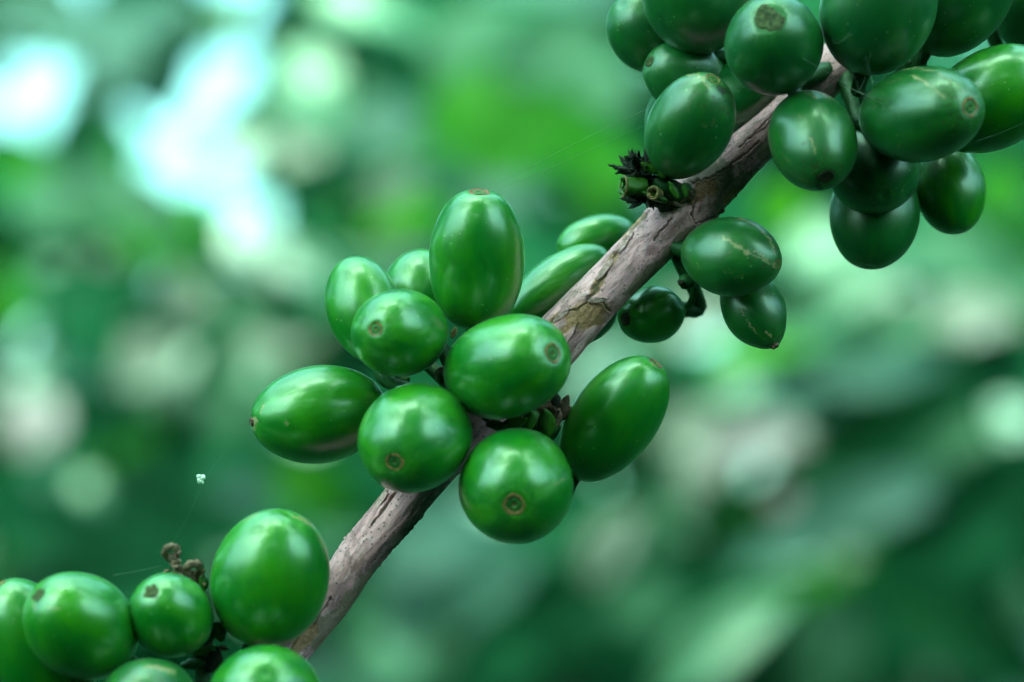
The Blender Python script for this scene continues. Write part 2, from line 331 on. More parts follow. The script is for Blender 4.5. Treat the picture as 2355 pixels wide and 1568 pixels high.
# blurred leaves seen behind: x, y, half length, half width, angle, kind, depth(mm), label (own object) or None
BLOBS = [  # B and some M leaves stand in for bright sky showing through
 (835, 20, 150, 70, -15, 'M', 1200, None), (300, 90, 190, 90, 10, 'T', 1300, None), (150, 60, 120, 60, -20, 'T', 1250, None), (690, 20, 70, 40, -60, 'K', 1200, None), (180, 310, 70, 60, 60, 'K', 1300, None),
 (420, 40, 130, 50, 30, 'K', 1350, None), (470, 70, 80, 40, 40, 'K', 1150, None), (290, 130, 150, 60, 15, 'T', 1150, None), (370, 20, 90, 45, 0, 'T', 1150, None), (690, 60, 60, 28, -60, 'K', 1100, None), (190, 120, 60, 40, 0, 'T', 1150, None), (165, 320, 60, 45, 40, 'K', 1150, None), (205, 262, 62, 40, 50, 'K', 1080, None), (262, 180, 80, 44, 40, 'T', 1080, None), (400, 130, 110, 46, 30, 'K', 1080, None), (640, 190, 50, 90, 20, 'M', 1080, None), (690, 40, 70, 36, -50, 'K', 1080, None), (185, 210, 55, 34, 80, 'T', 1150, None), (40, 60, 90, 40, 0, 'T', 1150, None), (70, 90, 90, 30, 10, 'K', 1150, None), (330, 190, 60, 30, 50, 'K', 1150, None), (560, 340, 70, 50, 20, 'B', 1150, None), (580, 560, 100, 60, -60, 'B', 1200, None), (690, 610, 100, 50, -35, 'B', 1200, None), (240, 180, 70, 50, 60, 'T', 1300, None), (60, 110, 80, 26, 0, 'K', 1300, None),
 (700, 190, 150, 90, -60, 'M', 1150, None), (790, 200, 130, 90, 30, 'S', 1200, None), (740, 290, 130, 60, -30, 'S', 1250, None),
 (690, 335, 76, 60, 40, 'P', 1300, None), (870, 290, 120, 80, 20, 'T', 1250, None), (960, 190, 160, 90, 70, 'G', 1300, None),
 (1010, 330, 120, 80, 10, 'S', 1300, None), (740, 425, 110, 55, -10, 'K', 1200, None), (860, 520, 90, 50, 30, 'K', 1200, None),
 (905, 425, 80, 55, 30, 'P', 1050, None), (930, 500, 115, 55, 15, 'Y', 1100, 'vivid yellow-green blurred leaf in the background, left of the upright cherry'),
 (1090, 80, 160, 90, 60, 'S', 1250, None), (1000, 40, 110, 80, 0, 'G', 1300, None), (1280, 110, 150, 85, 20, 'S', 1200, None),
 (1120, 240, 170, 110, 40, 'V', 1200, None), (1270, 320, 220, 130, 25, 'V', 1150, 'large fresh green blurred leaf in the background above the upright cherry'), (1380, 200, 110, 80, 60, 'S', 1250, None), (1390, 420, 120, 80, 60, 'V', 1200, None),
 (1130, 420, 120, 60, 30, 'T', 1250, None), (870, 570, 110, 50, -10, 'P', 1250, None),
 (50, 380, 90, 60, 10, 'V', 1200, None), (130, 490, 120, 80, -30, 'S', 1250, None), (230, 430, 110, 60, 60, 'S', 1200, None), (330, 480, 130, 80, -30, 'S', 1150, None),
 (420, 500, 110, 80, 70, 'V', 1250, None), (392, 897, 80, 66, 20, 'S', 1300, None), (540, 20, 110, 36, 70, 'M', 1060, None), (2345, 650, 90, 70, 20, 'S', 1250, None), (60, 640, 160, 70, 80, 'V', 1300, None), (200, 640, 180, 120, -20, 'G', 1250, None), (300, 560, 150, 90, 30, 'V', 1300, None), (400, 590, 100, 60, -30, 'V', 1350, None),
 (430, 680, 76, 70, 40, 'P', 1200, 'dull grey-green blurred leaf left of the pale gap between the leaves'), (345, 830, 82, 76, 30, 'P', 1150, 'round pale greyish blurred leaf at mid height near the left edge'),
 (160, 850, 70, 62, 0, 'T', 1250, None), (80, 960, 95, 76, 70, 'L', 1150, 'pale lilac-grey blurred leaf at the left edge, below mid height'),
 (620, 700, 120, 100, -40, 'S', 1200, None), (640, 780, 110, 70, 20, 'P', 1250, None), (520, 940, 80, 60, 60, 'S', 1250, None), (560, 870, 110, 80, 20, 'S', 1300, None),
 (180, 1100, 150, 50, 20, 'S', 1350, None), (470, 1000, 160, 80, 30, 'G', 1300, None), (230, 960, 120, 80, 0, 'G', 1300, None), (280, 1020, 110, 50, 20, 'V', 1350, None),
 (720, 1120, 115, 75, -30, 'V', 900, 'fresh green blurred leaf below the cherry lying on its side'), (560, 1130, 90, 60, 20, 'T', 1250, None), (740, 1260, 120, 50, 30, 'S', 1200, None),
 (900, 1170, 90, 60, 30, 'G', 1250, None), (380, 1200, 220, 80, 10, 'K', 1200, None), (120, 1220, 200, 90, -10, 'K', 1200, None),
 (1800, 475, 80, 55, 50, 'Y', 1000, 'yellow-green blurred leaf between the branch and the drooping dark cherry'), (1905, 560, 130, 70, 20, 'M', 1150, None),
 (1990, 640, 160, 75, 35, 'M', 1050, 'mint-coloured blurred leaf under the drooping dark cherry'), (2210, 600, 160, 90, -30, 'S', 1250, None), (2300, 430, 110, 70, 70, 'V', 1150, None),
 (2230, 720, 140, 60, -15, 'P', 1200, None), (2090, 740, 120, 60, 40, 'S', 1200, None), (1860, 760, 130, 60, 10, 'S', 1250, None),
 (1740, 800, 125, 34, 0, 'Y', 1100, None), (1880, 860, 130, 60, 10, 'T', 1250, None), (2300, 810, 90, 45, -10, 'K', 1200, None), (2180, 760, 60, 30, 0, 'P', 1250, None),
 (2060, 850, 180, 60, 15, 'T', 1150, None), (1700, 880, 75, 45, 20, 'M', 1150, None), (1830, 930, 130, 60, 10, 'T', 1250, None),
 (1600, 980, 120, 60, 30, 'P', 1100, 'pale bluish blurred leaf right of the tilted cherry with a reddish scar'), (1740, 1010, 130, 60, 10, 'L', 1150, None), (1620, 1060, 110, 50, 70, 'P', 1200, None),
 (2100, 940, 260, 60, 28, 'K', 1100, 'long dark green blurred leaf slanting across the right side'), (1930, 1050, 220, 50, 22, 'K', 1150, None), (2290, 880, 120, 60, 20, 'K', 1200, None),
 (2335, 960, 55, 60, 60, 'B', 1150, None), (2230, 1000, 200, 50, 35, 'S', 1250, None), (1980, 1170, 260, 80, 25, 'T', 1200, None), (1780, 1270, 130, 48, 5, 'T', 1100, None), (1800, 1280, 90, 36, 5, 'B', 1300, None),
 (1405, 1250, 110, 66, 62, 'P', 900, 'pale grey oval blurred leaf below the cherries, right of centre'), (1550, 1150, 140, 70, 60, 'S', 1200, None), (1480, 1380, 95, 80, 30, 'S', 1100, None),
 (1640, 1240, 100, 40, 40, 'K', 1200, None), (1660, 1470, 215, 74, 36, 'M', 950, 'large pale mint blurred leaf at the bottom edge right of centre'), (1900, 1480, 160, 100, 60, 'S', 1200, None), (2060, 1380, 180, 100, 30, 'G', 1250, None),
 (2200, 1250, 200, 100, 40, 'G', 1250, None), (2250, 1480, 200, 110, -30, 'K', 1100, 'dark green blurred leaf in the bottom right corner'), (2345, 1380, 80, 40, 80, 'S', 1100, None), (2250, 1150, 180, 80, 20, 'K', 1200, None),
 (1040, 1220, 150, 90, 40, 'B', 1400, None), (1020, 1230, 170, 100, 40, 'T', 1200, None), (960, 1350, 120, 90, 50, 'T', 1200, None), (1130, 1330, 150, 70, 40, 'T', 1150, 'blue-grey blurred leaf beneath the lowest cherry of the middle cluster'),
 (1300, 1420, 180, 90, 20, 'K', 1200, None), (1180, 1500, 150, 90, 0, 'G', 1200, None), (900, 1480, 110, 90, 70, 'M', 1200, None), (830, 1430, 90, 60, 60, 'S', 1150, None), (980, 1500, 100, 70, 0, 'S', 1250, None), (1450, 1490, 130, 70, 60, 'K', 1150, None),
 (1380, 860, 110, 60, 70, 'B', 1200, None), (1420, 880, 90, 60, 60, 'T', 1100, None), (1600, 720, 110, 70, 20, 'P', 1150, None), (1560, 1280, 90, 50, 0, 'K', 1250, None), (1480, 800, 100, 60, 10, 'S', 1250, None), (1620, 870, 100, 50, 10, 'G', 1250, None),
]
def build_background():
    rn = random.Random(5)
    for k, (x, y, a, b_, an, kind, d, lab) in enumerate(BLOBS):
        s = S(d); loc = P(x, y, d)
        ar = math.radians(an + rn.uniform(-6, 6))
        tilt = rn.uniform(0.05, 0.5) if kind in 'KG' else rn.uniform(0.35, 0.9)
        nrm = (-FW + UP * tilt + RT * rn.uniform(-.35, .35)).normalized()
        adir = RT * math.cos(ar) + UP * math.sin(ar)
        L = 2 * a * s; W = 2 * b_ * s
        if lab:
            v, f = leaf_geo(L, W, seed=k, nl=24, nw=10)
            root = empty('leaf', leaf_matrix(loc, nrm, adir))
            tag(root, lab, 'leaf', 'blurred leaves behind the branch')
            link('leaf_blade', v, f, LM[kind], root)
            pts = [Vector((-L * .62, 0, -.002)), Vector((-L * .5, 0, -.15 * L + .0)), Vector((0, 0, 0.0004)), Vector((L * .48, 0, -.14 * L))]
            pts = [Vector((t * L - L / 2, 0, -.15 * L * (2 * t - 1) ** 2 + .0005)) for t in (-.08, 0, .2, .4, .6, .8, .97)]
            tv, tf = tube(pts, [.0016, .0014, .0012, .001, .0008, .0006, .0003], 6)
            link('midrib', tv, tf, LM['V'], root)
        else:
            add_leaf(loc, nrm, adir, L, W, kind, k)
    for k in range(34):      # small pale leaves standing in for blurred discs of light, left and right
        x, y = (rn.uniform(20, 760), rn.uniform(560, 1120)) if k < 22 else (rn.uniform(1500, 2340), rn.uniform(620, 1300))
        d = rn.uniform(1150, 1400); s = S(d); a = rn.uniform(0, 3.14)
        add_leaf(P(x, y, d), -FW + UP * rn.uniform(.3, .9) + RT * rn.uniform(-.3, .3), RT * math.cos(a) + UP * math.sin(a), rn.uniform(70, 120) * s, rn.uniform(40, 70) * s, rn.choice('PSTBLM'), 9000 + k, True)
    # thicket further back, with the openings where the bright sky comes through
    for k in range(3200):
        d = rn.uniform(1500, 3600)
        x = rn.uniform(-1600, WPX + 1600); y = rn.uniform(-150, HPX + 1600)
        if y < -60 and rn.random() < .6: continue
        s = S(d); L = rn.uniform(.08, .17)
        if in_gap(x, y, 0.34 * L / s): continue
        kind = rn.choices('KGVTSP', (6, 6, 1.2, 1.5, .5, .3))[0]
        nrm = (-FW + Vector((rn.uniform(-.6, .6), 0, rn.uniform(-.2, 1.0)))).normalized()
        a = rn.uniform(0, 6.28)
        add_leaf(P(x, y, d), nrm, RT * math.cos(a) + UP * math.sin(a), L, L * rn.uniform(.38, .5), kind, 500 + k, True)
    # unseen leaves overhead and around, added to shape reflections and shade
    for k in range(BLOCKER_LEAVES):
        az = rn.uniform(0, 2 * math.pi); el = math.radians(rn.choice((rn.uniform(-89, 8), rn.uniform(-40, 10), rn.uniform(10, 85))))
        if 0 <= k - BLOCKER_LEAVES + 560 < 400: az = math.radians(rn.uniform(150, 209)); el = math.radians(rn.uniform(0, 55))
        if 0 <= k - BLOCKER_LEAVES + 1300 < 700: el = math.radians(rn.uniform(-60, -18))
        if k > BLOCKER_LEAVES - 160: az = math.pi - math.radians(8) + 2 * math.radians(8) + rn.uniform(-.28, .28) - 0; el = math.radians(60) + rn.uniform(-.2, .2)  # dense unseen patch added to block the sun
        r = rn.uniform(.55, 1.1)
        dv = Vector((math.sin(az) * math.cos(el), math.cos(az) * math.cos(el), math.sin(el)))
        c = P(WPX / 2, HPX / 2, 0) + dv * r
        if c.z < .15: continue
        # stay out of the view
        rel = c - CAM_LOC
        if rel.dot(FW) > 0:
            px, py, dd = PX(c)
            if -450 < px < WPX + 450 and -450 < py < HPX + 450: continue
        if rel.length < .30: continue
        if not blocker_keep(az, el, rn): continue
        L = rn.uniform(.11, .2)
        nrm = (Vector((0, 0, 1)) + Vector((rn.uniform(-.6, .6), rn.uniform(-.6, .6), 0))) if el > .3 else (-dv + Vector((rn.uniform(-.5, .5), rn.uniform(-.5, .5), rn.uniform(0, .8))))
        ad = Vector((rn.uniform(-1, 1), rn.uniform(-1, 1), rn.uniform(-.4, .2)))
        kd = rn.choice('KGGV')
        if el < math.radians(4):
            kd = rn.choice('GGK') if math.cos(az) < .2 else rn.choice('GGS'); nrm = -dv + Vector((rn.uniform(-.4, .4), rn.uniform(-.4, .4), rn.uniform(-.5, .2)))
        add_leaf(c, nrm, ad, L, L * .45, kd, 3000 + k, True)
    # unseen big leaves added above the thicket to darken it
    for k in range(620):
        c = Vector((rn.uniform(-3.5, 3.5), rn.uniform(1.7, 6.5), 0)); c.z = 2.0 + .22 * c.y + rn.uniform(0, .7)
        if (c - CAM_LOC).dot(UP) / (c - CAM_LOC).dot(FW) < .16: continue
        L = rn.uniform(.4, .75)
        add_leaf(c, Vector((rn.uniform(-.5, .5), rn.uniform(-.5, .5), 1)), Vector((rn.uniform(-1, 1), rn.uniform(-1, 1), -.2)), L, L * .42, rn.choice('KGV'), 7000 + k, True)
    V = []; F = []; FM = []; ks = list(LM)
    for v, f, kind in BG:
        o = len(V); V += v; F += [tuple(i + o for i in q) for q in f]; FM += [ks.index(kind)] * len(f)
    o = link('foliage', V, F, [LM[k] for k in ks], fm=FM)
    tag(o, 'blurred mass of green leaves with bright gaps behind the branch, plus unseen leaves added to shape the light', 'foliage', kind='stuff')
BLOCKER_LEAVES = 5900  # count of unseen leaves added to shape the light
def blocker_keep(az, el, rn):  # openings between the added leaves are shaped for the fruit highlights
    # az measured from +Y (behind the branch) towards +X; the camera side is az = 180 deg
    a = math.degrees(az) % 360; e = math.degrees(el)
    if e < 4: return True
    if 100 < a < 148 and e < 42: return False             # open sky to the front right
    if 211 < a < 272 and e < 45: return False            # open sky to the front left
    if (a < 80 or a > 270) and e > 38: return rn.random() < .03   # bright gap overhead, behind
    if 148 < a < 212: return e < 72                       # added unseen leaf strip, splitting the reflected sky and blocking the sun
    if e > 60: return rn.random() < .10
    if e > 46: return rn.random() < .40
    return True
build_background()
# ------------------------------------------------------------------ the branch
BR = [(330, 1900, -16, 46), (450, 1760, -14, 46), (560, 1630, -12, 47), (676, 1484, -9, 49), (760, 1380, -7, 51), (828, 1275, -5, 54), (905, 1185, -3.5, 56), (996, 1074, -2, 58),
      (1110, 955, -1, 66), (1190, 875, 0, 66), (1276, 788, 0, 66), (1345, 712, 0, 62), (1418, 638, 0, 60), (1525, 530, 1, 65), (1575, 478, 1.2, 70), (1635, 425, 1.8, 66), (1722, 344, 3, 55),
      (1805, 270, 4.5, 53), (1900, 170, 6.5, 56), (1975, 90, 8.5, 58), (2050, -30, 11, 56), (2150, -200, 14, 55), (2260, -380, 17, 55)]
BP = catmull([P(x, y, d) for x, y, d, r in BR], 46)
BRR = [q.x * .93 for q in catmull([Vector((r * S(d), 0, 0)) for x, y, d, r in BR], 46)]
def branch_at(x, y):
    best = min(range(len(BP)), key=lambda i: (PX(BP[i])[0] - x) ** 2 + (PX(BP[i])[1] - y) ** 2)
    return BP[best], BRR[best]
CRACKS = [  # polylines in photo units, half width, raised lip side
 ([(1492, 485), (1462, 515), (1440, 545), (1418, 580), (1398, 610), (1384, 630), (1372, 650), (1362, 662)], 5),
 ([(1398, 612), (1388, 635), (1366, 662), (1376, 662), (1352, 690)], 7),
 ([(1352, 690), (1328, 712), (1300, 716), (1270, 735), (1248, 752)], 3.5),
 ([(1352, 690), (1385, 694), (1400, 715)], 4),
 ([(1330, 745), (1310, 785), (1298, 800)], 3),
 ([(1545, 500), (1520, 530), (1505, 552)], 2.5),
 ([(1602, 455), (1590, 490), (1600, 515), (1640, 500), (1680, 470)], 5),
 ([(1592, 420), (1640, 405), (1680, 380), (1720, 350), (1745, 325)], 4),
 ([(1700, 340), (1730, 310), (1765, 275), (1790, 250)], 3.5),
 ([(1760, 360), (1730, 395), (1705, 430), (1690, 480)], 4),
 ([(912, 1128), (893, 1155), (872, 1185), (855, 1208)], 4),
 ([(1050, 1105), (1010, 1155), (960, 1200), (905, 1262), (850, 1325), (800, 1385), (760, 1440)], 2.2),
 ([(845, 1170), (800, 1225), (770, 1262)], 2.5),
 ([(700, 1440), (680, 1470), (668, 1492)], 4), ([(760, 1375), (735, 1410), (720, 1440)], 3),
]
INNER = [(1350, 725, 62, 34, 20), (1375, 652, 13, 34, -35), (1300, 755, 34, 10, 50), (1452, 520, 10, 46, -40), (1610, 440, 50, 24, 30), (1690, 462, 30, 34, 0), (700, 1470, 50, 20, 50), (1270, 738, 32, 8, 45), (1405, 600, 10, 30, -35)]
MOSS = [(960, 1230, 120, 26, 50), (820, 1370, 110, 26, 50), (1640, 410, 60, 40, 40), (1690, 440, 70, 30, 45), (1560, 560, 60, 18, 45), (1480, 640, 70, 16, 45), (1780, 330, 60, 30, 45), (1560, 455, 60, 26, 45), (730, 1450, 60, 30, 50), (1040, 1150, 60, 40, 50)]
def ell(x, y, lst, nz):
    m = 0
    for gx, gy, rx, ry, an in lst:
        if abs(x - gx) > 150 or abs(y - gy) > 150: continue
        a = math.radians(an); dx = x - gx; dy = -(y - gy)
        u = dx * math.cos(a) + dy * math.sin(a); v = -dx * math.sin(a) + dy * math.cos(a)
        q = 1 - ((u / rx) ** 2 + (v / ry) ** 2) + nz
        m = max(m, min(1, max(0, q * 2.5)))
    return m
def segd(px, py, pl):
    best = 1e9
    for (ax, ay), (bx, by) in zip(pl, pl[1:]):
        vx, vy = bx - ax, by - ay; t = max(0, min(1, ((px - ax) * vx + (py - ay) * vy) / (vx * vx + vy * vy + 1e-9)))
        dx, dy = px - ax - vx * t, py - ay - vy * t
        q = dx * dx + dy * dy
        if q < best: best = q; side = vx * dy - vy * dx
    return math.sqrt(best), side
def build_branch():
    seg = 150; V = []; F = []; crack = []; inner = []; moss = []; bco = []
    n = len(BP); up = None; s_acc = 0
    for i in range(n):
        t = (BP[min(i + 1, n - 1)] - BP[max(i - 1, 0)]).normalized()
        if i: s_acc += (BP[i] - BP[i - 1]).length
        if up is None: up = (-FW - t * (-FW).dot(t)).normalized()
        up = (up - t * up.dot(t)).normalized(); sd_ = t.cross(up)
        for j in range(seg):
            a = 2 * math.pi * j / seg
            dr = up * math.cos(a) + sd_ * math.sin(a)
            r = BRR[i]
            q = Vector((s_acc * 1000, math.cos(a) * r * 1000, math.sin(a) * r * 1000))
            lump = noise.noise(Vector((q.x * .12, q.y * .45, q.z * .45)) + Vector((3, 1, 7)))
            r *= 1 + .045 * lump
            ridg = noise.fractal(Vector((q.x * .35, q.y * 1.6, q.z * 1.6)), 1.0, 2.0, 4)
            r += ridg * 0.00007
            p = BP[i] + dr * r
            x, y, _ = PX(p)
            cr = 0; inn = 0; mo = 0; lip = 0
            if dr.dot(FW) < .15:
                nz = .55 * noise.fractal(Vector((x * .06, y * .06, 2)), 1.0, 2.0, 4)
                jx = 5 * noise.noise(Vector((x * .09, y * .09, 9))); jy = 5 * noise.noise(Vector((x * .09, y * .09, 19)))
                for pl, wd in CRACKS:
                    wd = wd * .72
                    if min(abs(x - pl[0][0]), abs(x - pl[-1][0]), abs(x - pl[len(pl) // 2][0])) > 130: continue
                    dd, side = segd(x + jx, y + jy, pl)
                    wv = wd * (0.7 + .6 * noise.noise(Vector((x * .05, y * .05, 4))))
                    c = max(0, min(1, 1.5 - dd / wv))
                    if c > cr: cr = c
                    if side > 0 and dd < wd * 4: lip = max(lip, math.exp(-((dd - wd * 1.4) / (wd * .8)) ** 2))
                inn = ell(x, y, INNER, nz); mo = ell(x, y, MOSS, nz)
            else:
                nz = noise.fractal(q * .3, 1.0, 2.0, 4)
                inn = max(0, min(1, (nz - .35) * 5))
            r += -0.00022 * cr - 0.00012 * inn * (1 - cr) + 0.00016 * lip * (1 - cr)
            V.append(BP[i] + dr * r); crack.append(cr * .9); inner.append(inn); moss.append(mo); bco.append(q)
    for i in range(n - 1):
        for j in range(seg):
            a = i * seg + j; b = i * seg + (j + 1) % seg
            F.append((a, b, b + seg, a + seg))
    root = empty('branch', Matrix.Translation(P(1276, 788, 0)))
    off = P(1276, 788, 0)
    o = link('bark', [v - off for v in V], F, M['bark'], root)
    me = o.data
    for nm, arr in (('crack', crack), ('inner', inner), ('moss', moss)):
        at = me.attributes.new(nm, 'FLOAT', 'POINT'); at.data.foreach_set('value', arr)
    at = me.attributes.new('bco', 'FLOAT_VECTOR', 'POINT'); at.data.foreach_set('vector', [c for v in bco for c in v])
    tag(root, 'grey-brown woody branch with peeling bark rising diagonally from lower left to upper right', 'branch')
    # loose curled bark flakes
    def flake(x, y, L, W, an, h, seed):
        c, r = branch_at(x, y)
        i = min(range(len(BP)), key=lambda k: (BP[k] - c).length)
        t = (BP[min(i + 1, n - 1)] - BP[i - 1]).normalized()
        k = S(0); rn = random.Random(seed)
        VV = []; FF = []; nu, nv = 14, 7
        cx, cy, cdp = PX(c)
        for a in range(nu + 1):
            u = a / nu
            wd = W * k * (math.sin(math.pi * min(.97, max(.03, u))) ** .6) * (1 + .35 * noise.noise(Vector((u * 6, seed, 0))))
            for b in range(nv + 1):
                v = b / nv
                ang = math.radians(an); lx = (u - .5) * L * k; ly = (v - .5) * wd
                px = RT * (lx * math.cos(ang) - ly * math.sin(ang)) + UP * (lx * math.sin(ang) + ly * math.cos(ang))
                q = P(x, y, cdp) + px
                rel = q - c; rel -= t * rel.dot(t); lat = rel - FW * rel.dot(FW)
                latl = min(lat.length, r * .97); hh = math.sqrt(max(0, r * r - latl * latl))
                lift = h * (.25 + .9 * v * v) + .00004 * rn.uniform(-1, 1)
                base = q - FW * hh
                nn = (base - c - t * (base - c).dot(t)).normalized()
                VV.append(base + nn * (lift + .00006) - off)
        for a in range(nu):
            for b in range(nv):
                z = a * (nv + 1) + b; FF.append((z, z + 1, z + nv + 2, z + nv + 1))
        fo = link('bark_flake', VV, FF, M['flake'], root)
        sm = fo.modifiers.new('thick', 'SOLIDIFY'); sm.thickness = .00009
    for a in [(1433, 566, 46, 10, 55, .00035, 1), (1390, 622, 60, 12, 52, .00022, 2), (1372, 690, 44, 12, 10, .0002, 3), (1448, 545, 30, 8, 60, .0003, 4),
              (1290, 728, 44, 9, 42, .0003, 5), (1613, 470, 40, 12, 70, .0003, 6), (880, 1150, 50, 8, 55, .0002, 7)]:
        flake(*a)
    return root
build_branch()
# ------------------------------------------------------------------ coffee cherries
def fruit_profile(a, L, e, tiptaper, basetaper):
    def f(phi):
        z = math.cos(phi); s = math.sin(phi)
        r = a * abs(s) ** e
        zz = z * L
        if z > 0: r *= 1 - tiptaper * z ** 2
        else: r *= 1 - basetaper * z ** 2
        return r, zz
    return f
NV = 0
GRP = 'green coffee cherries along the branch'
def cherry(x, y, d, a, Lh, ax, ay, sgn, label, scar='ring', skin='skin', e=0.88, tt=0.06, bt=0.12, node=None, lobes=0.0, sr=23, flat=0.06, extra=None, spin=0.0):
    """a, Lh: half width / half length in photo units at that depth; (ax, ay): tip direction in the picture, sgn: +towards / -away"""
    global NV
    NV += 1; sd_ = NV * 7.3
    k = S(d); A = a * k; L = Lh * k
    h2 = ax * ax + ay * ay
    az = sgn * math.sqrt(max(0, 1 - h2)) if h2 < 1 else 0
    ax3 = D3(ax, ay, az)
    loc = P(x, y, d)
    root = empty('coffee_cherry', frame(loc, ax3, UP * .4 + RT * .9))
    tag(root, label, 'coffee cherry', GRP)
    nr, nseg = (190, 190) if extra else (72, 72); V = []; F = []; mer = []; tipd = []
    pf = fruit_profile(A, L, e, tt, bt)
    R0 = sr * S(d) * (.84 + .14 * math.sin(NV * 2.7))
    if scar in (None, 'none'): R0 = 0.0006
    for i in range(nr + 1):
        phi = math.pi * i / nr
        phi = phi if 0 < i < nr else (0.004 if i == 0 else math.pi - .004)
        r, z = pf(phi)
        # flattened tip with a shallow dish for the scar
        if z > 0 and r < R0 * 1.6:
            q = r / (R0 * 1.6); z -= 0.00018 * (1 - q * q) ** 2 * (R0 / .0012) * 2.0
        for j in range(nseg):
            th = 2 * math.pi * j / nseg
            c, s = math.cos(th), math.sin(th)
            rr = r * (1 + flat * .5 * math.cos(2 * th))
            # suture grooves on two sides, stronger towards the tip
            g = math.exp(-((math.sin(th)) / .20) ** 2)
            tz = max(0, z / L)
            rr -= g * (0.00003 + .00008 * tz ** 2) * min(1, r / .002)
            rr += lobes * A * noise.noise(Vector((c * 1.1, s * 1.1, z / L * 1.2)) + Vector((sd_, 0, 0))) * min(1, r / (A * .5))
            rr += .034 * A * noise.noise(Vector((c * .8, s * .8, z / L * .9)) + Vector((0, sd_, 0))) * min(1, r / (A * .5))
            V.append(Vector((c * rr, s * rr, z))); pk = min(1, r / (A * .45)); mer.append((c * pk, s * pk, z / L)); tipd.append(max(0, .5 + .5 * z / L))
    for i in range(nr):
        for j in range(nseg):
            p0 = i * nseg + j; p1 = i * nseg + (j + 1) % nseg
            F.append((p0, p0 + nseg, p1 + nseg, p1))
    F.append(tuple(range(nseg))); F.append(tuple(range(nr * nseg, (nr + 1) * nseg))[::-1])
    o = link('skin', V, F, M[skin], root)
    me = o.data
    at = me.attributes.new('mer', 'FLOAT_VECTOR', 'POINT'); at.data.foreach_set('vector', [c for v in mer for c in v])
    at = me.attributes.new('tipd', 'FLOAT', 'POINT'); at.data.foreach_set('value', tipd)
    if extra:
        mw = root.matrix_basis; bv = []; dv = []
        for v in V:
            wv = mw @ v; nn = (wv - loc)
            if nn.dot(FW) > .002: bv.append(0); dv.append(0); continue
            px, py, _ = PX(wv)
            jx = 5 * noise.noise(Vector((px * .11, py * .11, 9))) + 3 * noise.noise(Vector((px * .3, py * .3, 3))); jy = 5 * noise.noise(Vector((px * .11, py * .11, 19)))
            m_ = [0, 0]
            for kind_, wd, pl in extra:
                if len(pl) == 1: dd = math.hypot(px + jx * .6 - pl[0][0], py + jy * .6 - pl[0][1])
                else: dd = segd(px + jx, py + jy, pl)[0]
                wl = wd * (.75 + .7 * noise.noise(Vector((px * .08, py * .08, 5))))
                q = max(0, min(1, (1.35 - dd / max(.5, wl)) * 1.6)); i_ = 0 if kind_ == 'b' else 1
                m_[i_] = max(m_[i_], q)
            bv.append(m_[0] * .85); dv.append(m_[1] * .9)
        for nm_, arr_ in (('blem', bv), ('dark', dv)):
            at = me.attributes.new(nm_, 'FLOAT', 'POINT'); at.data.foreach_set('value', arr_)
    # scar at the tip
    if scar not in (None, 'none'):
        # local height of the skin at radius r near the tip
        def zs(rad):
            lo, hi = .004, math.pi / 2
            for _ in range(30):
                mid = (lo + hi) / 2
                if pf(mid)[0] < rad: lo = mid
                else: hi = mid
            r, z = pf(lo)
            if r < R0 * 1.6:
                q = r / (R0 * 1.6); z -= 0.00018 * (1 - q * q) ** 2 * (R0 / .0012) * 2.0
            return z
        def lathe(prof, rough, seg=40, sc=1.0):
            VV = []; FF = []
            for i, (rr, zz) in enumerate(prof):
                for j in range(seg):
                    th = 2 * math.pi * j / seg
                    nz = noise.noise(Vector((math.cos(th) * 1.8, math.sin(th) * 1.8, i * .45 + sd_)))
                    nf = noise.noise(Vector((math.cos(th) * 6, math.sin(th) * 6, i * .9 + sd_)))
                    r2 = rr * (1 + rough * nz)
                    VV.append(Vector((r2 * math.cos(th), r2 * math.sin(th), zz + rough * .00022 * (nz + nf))))
            m_ = len(prof)
            for i in range(m_ - 1):
                for j in range(seg):
                    p0 = i * seg + j; p1 = i * seg + (j + 1) % seg
                    FF.append((p0, p0 + seg, p1 + seg, p1)[::-1])
            FF.append(tuple(range((m_ - 1) * seg, m_ * seg)))
            return VV, FF
        R = R0; u = R / .0012
        z1 = zs(R); z0 = zs(R * 1.12); zc = zs(R * .02)
        if scar in ('ring', 'red'):
            prof = [(R * 1.14, z0 - .00006), (R * 1.05, z1 + .00005 * u), (R * .99, z1 + .00012 * u), (R * .92, z1 + .00008 * u), (R * .84, zs(R * .84) + .00000), (R * .76, zs(R * .76) - .00002)]
            v, f = lathe(prof, .17)
            sc_o = link('calyx_scar', v, f, M['scar' if scar == 'ring' else 'scar_red'], root)
            v, f = lathe([(R * .88, zs(R * .88) - .00003), (R * .74, zs(R * .74) + .00001), (R * .62, zs(R * .62) + .00003), (R * .52, zs(R * .5) + .00013 * u), (R * .40, zs(R * .4) + .00019 * u), (R * .28, zs(R * .28) + .00017 * u), (R * .2, zs(R * .2) + .00007 * u), (R * .12, zc + .00004 * u), (R * .09, zc + .00012 * u), (R * .02, zc + .00014 * u)], .05)
            link('style_scar', v, f, M['nub'], sc_o)
        elif scar == 'rough':
            prof = [(R * 1.25, zs(R * 1.25) - .00004), (R * 1.1, zs(R * 1.1) + .00006), (R * .95, z1 + .00012), (R * .8, zs(R * .8) + .00016), (R * .6, zs(R * .6) + .00014), (R * .4, zs(R * .4) + .00018), (R * .2, zs(R * .2) + .00016), (R * .03, zc + .0001)]
            v, f = lathe(prof, .30, 64); link('calyx_scar', v, f, M['scar_rough'], root)
        elif scar == 'dark':
